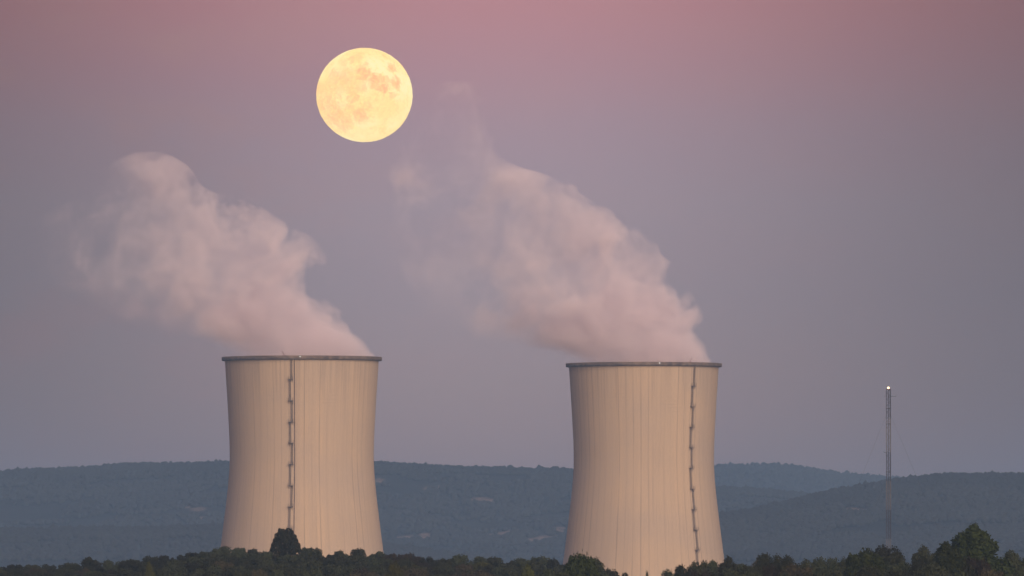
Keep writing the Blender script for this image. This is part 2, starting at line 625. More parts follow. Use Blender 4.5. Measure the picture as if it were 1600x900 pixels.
def make_hill(name, D, crest, front, seed, rough, n_trees, hsize, view=(-60, 1660), ymax=878):
    base = -46.0
    wx = X(2600, D)
    xs = np.concatenate([np.linspace(-wx, X(-120, D), 60)[:-1], np.linspace(X(-120, D), X(1720, D), 330)[:-1], np.linspace(X(1720, D), wx, 60)])
    ys = np.concatenate([np.linspace(-front, 60, 150)[:-1], np.linspace(60, 1500, 40)]) + D

    def zf(x, y):
        x = np.asarray(x, float); y = np.asarray(y, float)
        px = 800 + F * x / D
        cz = (HORIZON - interp(px, crest)) / F * D
        v = (y - D)
        t = np.where(v < 0, 1 + v / front, 1 - v / 1600)
        t = np.clip(t, 0, 1)
        sh = np.where(v < 0, t ** 1.12, sstep(0, 1, t))
        fade = np.clip(np.minimum(-v / 200, 1), 0, 1) * np.clip(t * 4, 0, 1)
        return base + (cz - base) * sh + fade * vnoise(x, y, 420, seed) * rough - .5
    me = grid_mesh(name, xs, ys, zf)
    o = link(name, me, M_HILL, None, True)
    tag(o, kind='structure')
    co = np.empty(len(me.vertices) * 3, np.float32); me.vertices.foreach_get('co', co); co = co.reshape(-1, 3)
    at = me.attributes.new('bare', 'FLOAT', 'POINT')
    at.data.foreach_set('value', bare_at(800 + F * co[:, 0] / co[:, 1], HORIZON - F * co[:, 2] / co[:, 1]).astype(np.float32))
    # the wood that covers it, read as one mass
    n = int(n_trees * 2.2)
    x = rng.uniform(X(view[0], D), X(view[1], D), n)
    v = -front * rng.uniform(0, 1, n) ** 1.25
    nc = n // 7
    v[:nc] = rng.uniform(-70, 12, nc)
    y = D + v
    z = zf(x, y)
    px = 800 + F * x / y; py = HORIZON - F * z / y
    keep = (py < ymax) & (bare_at(px, py) < .12) & (vnoise(x, y, 90, seed + 3, 3) > -.16 - .2 * (v > -60))
    x, y, z, v = x[keep][:n_trees], y[keep][:n_trees], z[keep][:n_trees], v[keep][:n_trees]
    m = len(x)
    V0, F0 = ico()
    h = hsize * rng.uniform(.65, 1.2, m) * (1 + .35 * (rng.uniform(0, 1, m) > .97))
    w = hsize * rng.uniform(.38, .72, m)
    jit = 1 + rng.uniform(-.28, .28, (m, len(V0), 1))
    ang = rng.uniform(0, 2 * PI, m)
    P = V0[None] * jit
    cx, sx = np.cos(ang)[:, None], np.sin(ang)[:, None]
    px_ = P[:, :, 0] * cx - P[:, :, 1] * sx; py_ = P[:, :, 0] * sx + P[:, :, 1] * cx
    VV = np.stack([x[:, None] + px_ * w[:, None], y[:, None] + py_ * w[:, None], z[:, None] + h[:, None] * (.46 + .52 * P[:, :, 2])], -1)
    FF = F0[None] + (np.arange(m) * len(V0))[:, None, None]
    fo = link('forest', mesh_np('forest', VV.reshape(-1, 3), FF.reshape(-1, 3)), M_FOREST)
    tag(fo, kind='stuff')


A = [(-1800, 766.5), (-900, 758.5), (-300, 748.5), (0, 741), (60, 737.5), (130, 735.5), (180, 730.7), (260, 729.2), (330, 727.2), (470, 725.2), (590, 727.2), (640, 730.2),
     (700, 733.2), (760, 735.2), (830, 737.2), (900, 738.2), (1000, 751.5), (1060, 761.5), (1118, 766.5), (1180, 768.5), (1240, 774.5), (1300, 782.5), (1500, 806.5), (1900, 826.5), (3000, 866.5)]
B = [(-1800, 822), (300, 802), (700, 777), (900, 744), (1000, 735), (1118, 731.5), (1160, 731), (1215, 729.5), (1245, 733), (1290, 740), (1330, 745.5), (1380, 749), (1440, 754), (1600, 767), (2200, 772), (3000, 792)]
C = [(-1800, 906), (700, 906), (980, 851), (1100, 814), (1190, 798), (1240, 786), (1290, 774), (1340, 765), (1390, 757), (1440, 750), (1490, 746), (1540, 746.5), (1600, 746), (1750, 741), (2100, 748), (3000, 786)]
Dl = [(-1800, 815), (-300, 826), (0, 831), (60, 832), (150, 829), (220, 830), (300, 827), (400, 826), (520, 840), (650, 862), (850, 885), (1100, 900), (3000, 905)]
make_hill('far_hill', 14500.0, B, 2000.0, 2.0, 30, 4500, 6.5, (850, 1500), 790)
make_hill('hill', 11000.0, A, 1900.0, 1.0, 34, 28000, 5.0)
make_hill('near_hill', 8600.0, C, 1500.0, 3.0, 30, 17000, 4.4, (930, 1660))
make_hill('low_hill', 8900.0, Dl, 900.0, 4.0, 8, 7000, 5.0, (-60, 800))

# ------------------------------------------------------------------ trees
def leaf_quads(pts, nrm, size, aspect=1.0):
    """one bent leaf spray (2 triangles) per point"""
    n = len(pts)
    r = rng.normal(size=(n, 3))
    nn = nrm + .75 * r; nn /= np.linalg.norm(nn, axis=1, keepdims=True)
    t = np.cross(nn, rng.normal(size=(n, 3))); t /= np.linalg.norm(t, axis=1, keepdims=True)
    b = np.cross(nn, t)
    s = size * rng.uniform(.6, 1.35, (n, 1))
    V = np.stack([pts - t * s * .5 * aspect, pts - b * s * .5 + nn * s * .12, pts + t * s * .5 * aspect, pts + b * s * .5 + nn * s * .12], 1)
    Fc = (np.arange(n) * 4)[:, None, None] + np.array([[0, 1, 2], [0, 2, 3]])[None]
    return V.reshape(-1, 3), Fc.reshape(-1, 3)


def rand_dirs(n):
    d = rng.normal(size=(n, 3)); return d / np.linalg.norm(d, axis=1, keepdims=True)


def crown_from_lobes(lobes, dens, leaf, stretch=1.0, core=.68, aspect=1.0, ragged=.16):
    VV = []; FF = []; base = 0
    V0, F0 = ico()
    for c, r in lobes:
        c = np.array(c); r3 = np.array([r, r, r * stretch])
        n = int(dens * r * r)
        d = rand_dirs(n)
        # leaf clusters bunch on the lobe, leaving hollows between them
        k = rand_dirs(max(8, int(10 * r)))
        near = (d @ k.T).max(1)
        rad = .80 + ragged * near ** 3 + rng.normal(0, .10, n) + .25 * (rng.uniform(0, 1, n) > .90)
        rad = np.minimum(rad, 1.24)
        P = c + d * r3 * rad[:, None]
        ok = P[:, 2] > .3
        v, f = leaf_quads(P[ok], d[ok], leaf, aspect)
        VV.append(v); FF.append(f + base); base += len(v)
        cv = c + V0 * r3 * core * (1 + rng.uniform(-.12, .12, (len(V0), 1)))
        VV.append(cv); FF.append(F0 + base); base += len(cv)
    return mesh_np('crown', np.concatenate(VV), np.concatenate(FF))


def trunk_mesh(h, r, limbs):
    mb = MB()
    lean = Vector((random.uniform(-.25, .25), random.uniform(-.25, .25), 0))
    top = Vector((0, 0, h)) + lean
    mb.tube([(0, 0, -.8), Vector((0, 0, h * .35)) + lean * .2, Vector((0, 0, h * .7)) + lean * .6, top], r, 7, r * .45)
    for c, rr in limbs:
        s = Vector((0, 0, h * random.uniform(.4, .8))) + lean * .5
        e = Vector(c)
        mid = s.lerp(e, .55) + Vector((0, 0, .25))
        mb.tube([s, mid, e], r * .4, 5, r * .12)
    me = bpy.data.meshes.new('trunk')
    me.from_pydata([tuple(p) for p in mb.v], [], mb.f); me.update()
    me.materials.append(M_BARK)
    return me


def oak_proto(seed, dens, leaf):
    """a rounded, lumpy evergreen oak about 7 m tall and 7 m across"""
    random.seed(seed)
    lobes = [((random.uniform(-.3, .3), random.uniform(-.3, .3), 3.6), 2.0)]
    n = random.randint(11, 15)
    for i in range(n):
        a = 2 * PI * (i / n + random.uniform(-.03, .03)) * 2.0
        zz = random.uniform(1.5, 5.6)
        q = 1 - ((zz - 2.9) / 3.9) ** 2
        R = 2.35 * math.sqrt(max(.1, q)) * random.uniform(.8, 1.1)
        lobes.append(((R * math.cos(a), R * math.sin(a), zz), random.uniform(.85, 1.4)))
    lobes.append(((random.uniform(-.8, .8), random.uniform(-.8, .8), 5.6), random.uniform(.9, 1.3)))
    for i in range(6):
        a = random.uniform(0, 2 * PI)
        lobes.append(((2.9 * math.cos(a), 2.9 * math.sin(a), random.uniform(1.6, 4.4)), random.uniform(.45, .75)))
    return crown_from_lobes(lobes, dens, leaf, .92), trunk_mesh(3.2, .32, [l for l in lobes[1:10]])


def pine_proto(seed, dens, leaf):
    """a broad pyramidal pine made of upward tufts, about 12 m tall and 9 m across"""
    random.seed(seed)
    lobes = []
    for zz, R, n, s in ((1.8, 3.3, 9, 1.35), (3.4, 3.5, 9, 1.4), (5.0, 3.3, 9, 1.35), (6.6, 2.65, 8, 1.2), (8.1, 2.05, 8, 1.1), (9.4, 1.35, 6, 1.0), (10.5, .65, 4, .85)):
        ph = random.uniform(0, 6)
        for i in range(n):
            a = ph + 2 * PI * i / n + random.uniform(-.25, .25)
            k = random.uniform(.75, 1.15)
            lobes.append(((R * k * math.cos(a), R * k * math.sin(a), zz + random.uniform(-.6, .6)), s * random.uniform(.7, 1.05)))
        lobes.append(((0, 0, zz), max(.6, R * .6)))
    return crown_from_lobes(lobes, dens, leaf, 1.25, .74, 1.5, .22), trunk_mesh(9.5, .34, [l for l in lobes[::7]])


def stone_pine_proto(seed, dens, leaf):
    """an irregular, flat-clustered tall pine about 12 m tall and 9 m across"""
    random.seed(seed)
    lobes = [((-1.7, .1, 10.9), 0.68), ((-.5, 0, 10.7), 0.80), ((.8, -.1, 11.0), 0.72), ((2.0, .1, 10.6), 0.68), ((0, 0, 9.4), 1.36), ((-2.5, 0, 9.8), 0.76), ((2.7, 0, 9.5), 0.72),
             ((-1.6, -.3, 9.3), 0.96), ((1.7, -.3, 9.2), 1.00), ((-3.1, .1, 8.6), 0.80), ((3.2, .1, 8.5), 0.76), ((-3.7, 0, 7.5), 0.76), ((3.9, 0, 7.4), 0.80), ((-2.3, -.5, 8.0), 1.00), ((2.4, -.5, 7.9), 0.96),
             ((0, -.6, 7.8), 1.44), ((-4.1, .1, 6.6), 0.72), ((4.2, .1, 6.5), 0.72), ((-2.6, -.4, 6.6), 1.20), ((2.6, -.4, 6.5), 1.20), ((0, .8, 6.4), 1.60), ((-2.6, 0, 4.6), 1.28), ((2.6, 0, 4.5), 1.28), ((0, 0, 4.4), 1.60), ((0, 0, 2.6), 1.44)]
    return crown_from_lobes(lobes, dens, leaf, .82, .55, 1.5, .42), trunk_mesh(8.5, .3, lobes[3:12])


def dome_proto(seed, dens, leaf):
    """a full, flat-topped round pine about 7 m tall and 7 m across"""
    random.seed(seed)
    lobes = [((0, 0, 3.0), 2.6), ((0, 0, 4.2), 2.1)]
    for zz, R_, n, s_ in ((1.6, 2.6, 9, 1.0), (3.0, 2.75, 10, 1.0), (4.4, 2.55, 10, .95), (5.4, 1.9, 9, .85)):
        ph = random.uniform(0, 6)
        for i in range(n):
            a = ph + 2 * PI * i / n + random.uniform(-.2, .2); k = random.uniform(.86, 1.08)
            lobes.append(((R_ * k * math.cos(a), R_ * k * math.sin(a), zz + random.uniform(-.35, .35)), s_ * random.uniform(.7, 1.05)))
    return crown_from_lobes(lobes, dens, leaf, 1.05, .68, 1.4, .2), trunk_mesh(3.2, .3, lobes[2:10])


def bush_proto(seed, dens, leaf, bare=0):
    random.seed(seed)
    lobes = [((0, 0, 1.6), .9), ((.8, .1, 1.2), .7), ((-.8, 0, 1.3), .75), ((.2, -.4, 2.3), .6), ((-.3, .2, 2.5), .5)]
    tm = MB()
    tm.tube([(0, 0, -.5), (0, 0, 1.4)], .12, 6, .06)
    for i in range(bare):
        a = random.uniform(-1, 1)
        tm.tube([(a * .4, random.uniform(-.2, .2), 1.5), (a * .8, random.uniform(-.2, .2), 2.4), (a * 1.15, random.uniform(-.2, .2), random.uniform(2.9, 3.7))], .05, 4, .02)
    me = bpy.data.meshes.new('trunk'); me.from_pydata([tuple(p) for p in tm.v], [], tm.f); me.update(); me.materials.append(M_BARK)
    return crown_from_lobes(lobes, dens, leaf), me


FAR = [oak_proto(100 + i, 190, .36) for i in range(6)]          # on the far ridge
NEAR = [oak_proto(200 + i, 420, .24) for i in range(6)]         # on the nearer spur
PINES = [pine_proto(301, 400, .27), pine_proto(302, 400, .27)]
DOME = [dome_proto(351, 420, .24), dome_proto(352, 420, .24)]
STONE = stone_pine_proto(401, 230, .40)
BUSH = bush_proto(501, 420, .2, 9); SAPL = bush_proto(502, 420, .2)


def variants(pairs, mat):
    out = []
    for c, t in pairs:
        c2 = c.copy(); c2.materials.clear(); c2.materials.append(mat); out.append((c2, t))
    return out


P_FAR = {'oak': variants(FAR, M_OAK), 'brown': variants(FAR, M_BROWN), 'olive': variants(FAR, M_OLIVE)}
P_NEAR = {'oak': variants(NEAR, M_OAK), 'brown': variants(NEAR, M_BROWN), 'olive': variants(NEAR, M_OLIVE)}
P_PINE = variants(PINES, M_PINE); P_PINE_OL = variants(PINES, M_OLIVE)
P_ROUND = variants(DOME, M_PINE)
P_STONE = variants([STONE], M_OAK)
P_BUSH = variants([BUSH], M_OAK); P_SAPL = variants([SAPL], M_OAK)
N_TREES = 0


def plant(proto, name, cat, label, group, x, y, top, width, h0, w0, hmin=3.0, rot=None):
    """a tree rooted in the ground at x, y whose crown reaches the level top and is width across"""
    global N_TREES
    gz = float(ground_z(x, y))
    h = max(hmin, top - gz)
    root = empty(name, (x, y, gz))
    root.rotation_euler.z = random.uniform(0, 2 * PI) if rot is None else rot
    root.scale = (width / w0, width / w0, h / h0)
    tag(root, label, cat, group)
    link('trunk', proto[1], None, root)
    link('crown', proto[0], None, root)
    N_TREES += 1
    return root


random.seed(77)
OAKW, OAKH = 7.3, 6.9
G_LEFT = 'evergreen oaks on the left ridge'; G_RIGHT = 'evergreen oaks on the right spur'


def zone_label(px, row, kind):
    col = {'oak': 'dark grey-green', 'brown': 'brownish', 'olive': 'yellow-green'}[kind]
    if px < 340: w = 'on the slope left of the tower with the straight ladder'
    elif px < 610: w = 'on the ridge under the tower with the straight ladder'
    elif px < 880: w = 'in the dip between the two towers'
    elif px < 1150: w = 'at the foot of the tower with the bowed ladder'
    elif px < 1330: w = 'between the bowed-ladder tower and the mast'
    else: w = 'around the foot of the mast and the big pine'
    r = 'skyline ' if row == 0 else 'lower '
    return f'{r}{col} rounded oak {w}'


def oak_px(px, py, wpx, D, kind, row, near):
    ps = (P_NEAR if near else P_FAR)[kind]
    p = random.choice(ps)
    x = X(px, D)
    lab = zone_label(px, row, kind)
    plant(p, 'holm_oak', 'oak tree', lab, lab.replace('rounded oak', 'rounded oaks'), x, D, Z(py, D), wpx * D / F, OAKH, OAKW)


# crest of the left ridge, crown by crown (photo column, top, width)
CREST_L = [(-12, 878, 44), (18, 879, 46), (47, 880, 40), (76, 879, 40), (108, 877.5, 42), (146, 868, 48), (176, 875, 34), (205, 872, 40), (236, 866.5, 40),
           (262, 865, 34), (292, 860.5, 44), (318, 860, 36), (345, 853, 40), (373, 852.5, 42), (400, 856, 36), (420, 858.5, 34), (478, 852.5, 38), (494, 853, 26),
           (516, 864, 30), (535, 858, 36), (560, 857.5, 40), (586, 859.5, 40), (616, 863, 40), (644, 862.5, 42), (670, 867.5, 36), (693, 871, 34), (715, 866.5, 42),
           (744, 867.5, 42), (772, 870, 40), (795, 874, 34), (818, 872, 34), (843, 867, 44), (868, 871, 38)]
for px, py, w in CREST_L:
    k = 'oak'
    if 600 < px < 700 and random.random() < .6: k = 'brown'
    oak_px(px, py + random.uniform(-.5, .5), w * random.uniform(1.0, 1.15), random.uniform(1930, 2010), k, 0, False)
# rows down the slope that faces us
rows = [(7, 1895), (13, 1840), (19.5, 1785), (26, 1730), (33, 1680), (41, 1625), (49, 1575)]
for ri, (dy, D) in enumerate(rows):
    px = -20 + random.uniform(0, 20)
    while px < 885:
        S = float(interp(px, SKY))
        py = S + dy + random.uniform(-3.2, 3.2)
        wpx = random.uniform(33, 58)
        if py < 903:
            k = 'oak'
            q = random.random()
            if 560 < px < 760: k = 'brown' if q < .5 else ('olive' if q < .55 else 'oak')
            elif px < 120: k = 'brown' if q < .12 else 'oak'
            else: k = 'brown' if q < .06 else ('olive' if q < .06 else 'oak')
            oak_px(px, py, wpx, D + random.uniform(-25, 25), k, ri + 1, False)
        px += wpx * random.uniform(.62, .9)

# nearer spur on the right
CREST_R = [(888, 874, 62, 'oak'), (925, 869, 52, 'oak'), (950, 886, 46, 'oak'), (974, 890, 40, 'oak'), (1048, 887, 40, 'oak'), (1068, 880, 44, 'oak'), (1090, 875, 44, 'oak'),
           (1112, 873, 46, 'oak'), (1140, 867, 50, 'oak'), (1160, 876, 48, 'oak'), (1184, 874, 52, 'brown'), (1202, 862, 56, 'oak'), (1228, 866, 62, 'oak'), (1262, 872, 56, 'oak'),
           (1292, 869.5, 60, 'oak'), (1325, 867, 56, 'oak'), (1374, 849, 74, 'oak'), (1398, 858, 52, 'oak'), (1446, 850.5, 58, 'oak'), (1585, 857, 62, 'oak'), (1618, 862, 60, 'oak')]
for px, py, w, k in CREST_R:
    oak_px(px, py, w * 1.08, random.uniform(1450, 1530), k, 0, True)
for ri, (dy, D) in enumerate([(10, 1400), (19, 1330), (29, 1260)]):
    px = 850 + random.uniform(0, 30)
    while px < 1640:
        S = float(interp(px, SKY))
        py = S + dy + random.uniform(-3, 4)
        wpx = random.uniform(50, 82)
        if py < 903 and not (965 < px < 1055):
            q = random.random()
            k = 'brown' if q < .3 else 'oak'
            oak_px(px, py, wpx, D + random.uniform(-30, 30), k, ri + 1, True)
        px += wpx * random.uniform(.55, .8)


def special(proto, name, cat, label, px, py, wpx, D, h0, w0, rot=None, hmin=3.0):
    return plant(proto, name, cat, label, None, X(px, D), D, Z(py, D), wpx * D / F, h0, w0, hmin, rot)


special(P_STONE[0], 'pine_tree', 'pine tree', 'tall dark pine standing above the oaks below the straight ladder', 446, 826, 47, 1905, 11.6, 9.6, 0)
special(P_PINE[0], 'pine_tree', 'pine tree', 'biggest green pine, broad tall crown, beyond the mast near the picture edge', 1522, 819, 116, 1410, 11.8, 9.2)
special(P_PINE[1], 'pine_tree', 'pine tree', 'smaller green pine leaning against the biggest pine', 1482, 848, 88, 1360, 11.8, 9.2)
special(P_ROUND[1], 'pine_tree', 'pine tree', 'rounded green pine in front of the mast', 1353, 857, 84, 1380, OAKH, OAKW)
special(P_ROUND[0], 'pine_tree', 'pine tree', 'rounded green pine at the left foot of the tower with the bowed ladder', 908, 860.5, 64, 1380, OAKH, OAKW)
special(P_PINE_OL[1], 'pine_tree', 'pine tree', 'small yellow-green pine in the dip between the towers', 824, 883, 42, 1500, 11.8, 9.2)
special(P_PINE_OL[0], 'pine_tree', 'pine tree', 'yellow-green pine among brownish oaks between the towers', 616, 877, 44, 1570, 11.8, 9.2)
special(P_PINE_OL[1], 'pine_tree', 'pine tree', 'little olive pine on the slope at far left', 234, 878, 22, 1650, 11.8, 9.2)
special(P_SAPL[0], 'sapling', 'sapling', 'tiny sapling alone before the foot of the bowed-ladder tower', 1011, 892, 9, 1480, 3.0, 2.6, None, 2.0)
special(P_BUSH[0], 'bush', 'bush', 'twiggy bush with bare shoots beside the tiny sapling', 1039, 888, 26, 1470, 3.6, 2.6, 0, 2.0)
print('trees', N_TREES)

# ------------------------------------------------------------------ moon
DMOON = 100000.0
tilt = math.atan(480 / F)


def mat_moon():
    m, nt = material('moon_surface')
    tc = nt.new('ShaderNodeTexCoord').outputs['Object']
    R = DMOON * 75.3 / F
    p = nt.vmath('SCALE', tc, scale=1 / R)
    nz = nt.noise(p, 6.0, 7, .66, True)
    pw = nt.vmath('ADD', p, nt.vmath('SCALE', nt.vmath('SUBTRACT', nz, (.5, .5, .5)), scale=.30))
    x, y, z = nt.sep(pw)
    q = nt.comb(x, 0.0, z)
    acc = None
    MARIA = [(-.50, .34, .25, .62), (-.34, .42, .18, .5), (-.62, .12, .26, .5), (-.30, .18, .24, .45), (-.02, .40, .19, 1.), (.10, .34, .14, .95), (.26, .25, .18, 1.), (.38, .16, .17, 1.), (.44, .29, .12, .9),
             (.555, .545, .10, .95), (.66, .24, .12, .95), (.70, .12, .08, .8), (.58, -.07, .08, .7), (-.05, .12, .13, .6), (-.22, -.08, .14, .7), (-.78, -.20, .22, .75), (-.62, -.42, .26, .75), (-.42, -.62, .2, .7),
             (-.08, -.46, .17, .85), (.02, -.54, .11, .7), (-.3, -.34, .15, .55), (-.42, .66, .09, .5), (-.25, .72, .09, .55), (-.12, .78, .08, .5), (.05, .60, .09, .5), (.1, -.28, .09, .45), (-.9, .1, .16, .6)]
    for mx, mz_, r, s in MARIA:
        d = nt.vmath('DISTANCE', q, (mx, 0, mz_))
        v = nt.mr(d, r * 1.24, r * .60, 0, s)
        acc = v if acc is None else nt.math('MAXIMUM', acc, v)
    fine = nt.noise(p, 11, 6, .68)
    mot = nt.noise(p, 6.5, 5, .65, dist=.8)
    acc = nt.math('MULTIPLY', acc, nt.mr(mot, .32, .62, .35, 1.08))
    rays = nt.noise(p, 19, 4, .7)
    broad = nt.noise(p, 1.6, 3, .5)
    c = nt.mix(nt.mr(broad, .35, .65), (1.0, .73, .29, 1), (1.0, .84, .42, 1))
    c = nt.mix(nt.math('MULTIPLY', acc, .95), c, (.97, .49, .21, 1))
    c = nt.mix(nt.mr(fine, .46, .66, 0, .55), c, (1.0, .60, .20, 1))
    c = nt.mix(nt.mr(rays, .52, .70, 0, .45), c, (1.0, .88, .42, 1))
    e = nt.new('ShaderNodeEmission'); nt.L.new(c, e.inputs[0]); e.inputs[1].default_value = 1.5
    o = nt.new('ShaderNodeOutputMaterial'); nt.L.new(e.outputs[0], o.inputs[0])
    return m


bm = bmesh.new(); R = DMOON * 75.3 / F
bmesh.ops.create_icosphere(bm, subdivisions=6, radius=R)
for v in bm.verts:
    n = v.co.normalized()
    v.co += n * R * .006 * noise.fractal(n * 14, 1.0, 2.0, 3)
me = bpy.data.meshes.new('moon'); bm.to_mesh(me); bm.free()
mo = link('moon', me, mat_moon(), None, True)
mo.location = (X(569.2, DMOON), DMOON, Z(148, DMOON)); mo.scale = (1, 1, .978)
tag(mo, 'full moon, pale yellow with orange patches, high above the towers', 'moon')

# ------------------------------------------------------------------ steam plumes
def make_plume(label, T, D, ax, rimy, L, Rr, dens, seed, torn):
    """steam filling a leaning column: L and Rr give its lee and windward edges (photo px) by height above the rim (px)"""
    k = D / F
    H = L[-1][0] * k
    tL = [(h * k, (x - ax) * k) for h, x in L]; tR = [(h * k, (x - ax) * k) for h, x in Rr]
    depth = lambda h, hw: min(hw * .62 + 8, 42)
    lo_x = min(v for _, v in tL) - 30; hi_x = max(v for _, v in tR) + 30
    span = hi_x - lo_x
    n, ks = 40, 46
    V = []
    for i in range(ks + 1):
        h = H * 1.03 * i / ks
        hh = min(h, H)
        a, b = float(interp(hh, tL)), float(interp(hh, tR))
        gr = float(sstep(0, 30, h))
        hw = (b - a) / 2; xc = (a + b) / 2
        rl = hw * (1 + .38 * gr) + 4 * gr; rr = hw * (1 + .10 * gr) + 5 * gr; d = depth(hh, hw) * (1 + .2 * gr) + 4 * gr
        if i == 0: rl = rr = d = prof(TH) - 1.0; xc = 0
        cap = math.sqrt(max(.02, 1 - max(0, (i - ks + 4) / 4.3) ** 2)) if i > ks - 4 else 1
        for j in range(n):
            an = 2 * PI * j / n
            cx = math.cos(an)
            V.append((xc + (rr if cx > 0 else rl) * cx * cap, d * cap * math.sin(an), h - .6))
    Fc = []
    for i in range(ks):
        for j in range(n):
            j2 = (j + 1) % n
            Fc.append((i * n + j, i * n + j2, (i + 1) * n + j2, (i + 1) * n + j))
    faces = [tuple(f) for f in Fc] + [tuple(range(n))[::-1], tuple(ks * n + j for j in range(n))]
    me = bpy.data.meshes.new('steam_plume'); me.from_pydata(V, [], faces); me.update()
    m, nt = material('steam')
    tc = nt.new('ShaderNodeTexCoord').outputs['Object']
    x0, y0, z0 = nt.sep(tc)
    sd = (seed * 13.1, seed * 7.7, seed * 3.3)
    pv = nt.vmath('ADD', tc, sd)
    grow = nt.mr(z0, 2, 45, .10, 1)
    nz = nt.noise(pv, .028, 3, .55, True)
    off = nt.vmath('MULTIPLY', nt.vmath('SUBTRACT', nz, (.5, .5, .5)), (64.0, 45.0, 60.0))
    pw = nt.vmath('ADD', tc, nt.vmath('SCALE', off, scale=grow))
    x, y, z = nt.sep(pw)
    t = nt.math('MULTIPLY', z, 1 / H, clamp=True)

    def curve(tab, lo, sp):
        c = nt.new('ShaderNodeFloatCurve')
        pts = c.mapping.curves[0].points
        vals = [(min(1, max(0, h / H)), (v - lo) / sp) for h, v in tab]
        while len(pts) < len(vals): pts.new(.5, .5)
        for p_, (a, b) in zip(pts, vals): p_.location = (a, b)
        c.mapping.update()
        nt.put(c.inputs['Value'], t)
        return nt.math('MULTIPLY_ADD', c.outputs[0], sp, lo)
    cl = curve(tL, lo_x, span); cr = curve(tR, lo_x, span)
    dn = curve([(h * k, v) for h, v in dens], 0.0, 1.0)
    xc = nt.math('MULTIPLY', nt.math('ADD', cl, cr), .5)
    hw = nt.math('MULTIPLY', nt.math('SUBTRACT', cr, cl), .5)
    hd = nt.math('MINIMUM', nt.math('MULTIPLY_ADD', hw, .62, 8.0), 42.0)
    e1 = nt.math('DIVIDE', nt.math('SUBTRACT', x, xc), hw)
    e2 = nt.math('DIVIDE', y, hd)
    q = nt.math('SQRT', nt.math('ADD', nt.math('MULTIPLY', e1, e1), nt.math('MULTIPLY', e2, e2)))
    bil = None
    for sc_, am in ((.034, 1.15), (.075, .55), (.19, .27), (.42, .15)):
        v = nt.math('MULTIPLY', nt.math('ABSOLUTE', nt.math('SUBTRACT', nt.noise(pw if sc_ < .1 else pv, sc_, 1 if sc_ > .3 else 0), .5)), 2 * am)
        bil = v if bil is None else nt.math('ADD', bil, v)
    puff = bil
    pk = nt.mr(e1, -.6, .6, 1.15, .95)
    edge = nt.math('ADD', nt.math('SUBTRACT', 1.0, q), nt.math('MULTIPLY', nt.math('SUBTRACT', puff, .50), nt.math('MULTIPLY', pk, grow)))
    wdt = nt.mr(e1, -.9, .45, .75, .07)
    body = nt.mr(nt.math('DIVIDE', edge, wdt), 0.0, 1.0)
    # hollows and wisps toward the lee side
    n3 = nt.noise(pw, .030, 4, .62)
    thr = nt.mr(e1, -.8, .8, torn, .37)
    thr = nt.math('MULTIPLY', thr, nt.mr(z0, 3, 40, .35, 1))
    hol = nt.mr(n3, nt.math('SUBTRACT', thr, .05), nt.math('ADD', thr, .15), .03, 1)
    d = nt.math('MULTIPLY', nt.math('MULTIPLY', body, hol), dn)
    # torn, thin shreds round the body
    env = nt.mr(nt.math('SUBTRACT', 1.0, nt.math('MULTIPLY', q, .70)), 0.0, .30)
    shr = nt.math('MULTIPLY', nt.mr(n3, .50, .62, 0, .28), nt.math('MULTIPLY', env, nt.mr(z0, 12, 50)))
    d = nt.math('MAXIMUM', d, nt.math('MULTIPLY', shr, nt.mr(e1, .75, -.2)))
    # cut flat at the mouth of the tower
    d = nt.math('MULTIPLY', d, nt.mr(puff, .18, .72, .55, 1.5))
    d = nt.math('MULTIPLY', d, STEAM_DENS)
    pvn = nt.new('ShaderNodeVolumePrincipled')
    pvn.inputs['Color'].default_value = (*STEAM_COL, 1)
    pvn.inputs['Anisotropy'].default_value = -.35
    nt.L.new(d, pvn.inputs['Density'])
    o = nt.new('ShaderNodeOutputMaterial'); nt.L.new(pvn.outputs[0], o.inputs['Volume'])
    try: m.cycles.volume_step_rate = .20
    except Exception: pass
    ob = link('steam_plume', me, m, None, True)
    ob.location = (T[0], T[1], RIM_Z)
    tag(ob, label, 'steam plume', 'steam plumes rising from the cooling towers')
    return ob


STEAM_DENS = .055
STEAM_COL = (1.0, .895, .94)
make_plume('pink-white steam plume drifting from the tower with the straight ladder', T1, D1, 471.5, 556,
           [(0, 347), (16, 322), (36, 265), (60, 225), (80, 200), (100, 172), (130, 128), (165, 120), (195, 108), (222, 112), (250, 160), (275, 174), (300, 186), (314, 200)],
           [(0, 593), (12, 584), (56, 540), (92, 504), (114, 466), (141, 476), (181, 463), (219, 406), (246, 362), (264, 302), (290, 280), (314, 264)],
           [(0, .95), (60, .85), (120, .62), (180, .5), (250, .45), (314, .34)], 1.0, .535)
make_plume('pink-white steam plume with a thin high arm, drifting from the tower with the bowed ladder', T2, D2, 1006, 566,
           [(0, 888), (15, 850), (36, 770), (76, 712), (126, 680), (150, 655), (176, 650), (206, 650), (246, 655), (280, 650), (300, 628), (330, 618), (370, 632), (400, 648), (430, 676)],
           [(0, 1120), (15, 1112), (36, 1100), (76, 1080), (111, 1052), (146, 1034), (171, 1000), (206, 988), (231, 946), (246, 922), (266, 880), (288, 862), (306, 796), (330, 752), (375, 764), (400, 766), (430, 750)],
           [(0, .95), (80, .85), (150, .62), (220, .5), (256, .46), (286, .30), (318, .15), (360, .14), (430, .10)], 2.0, .60)

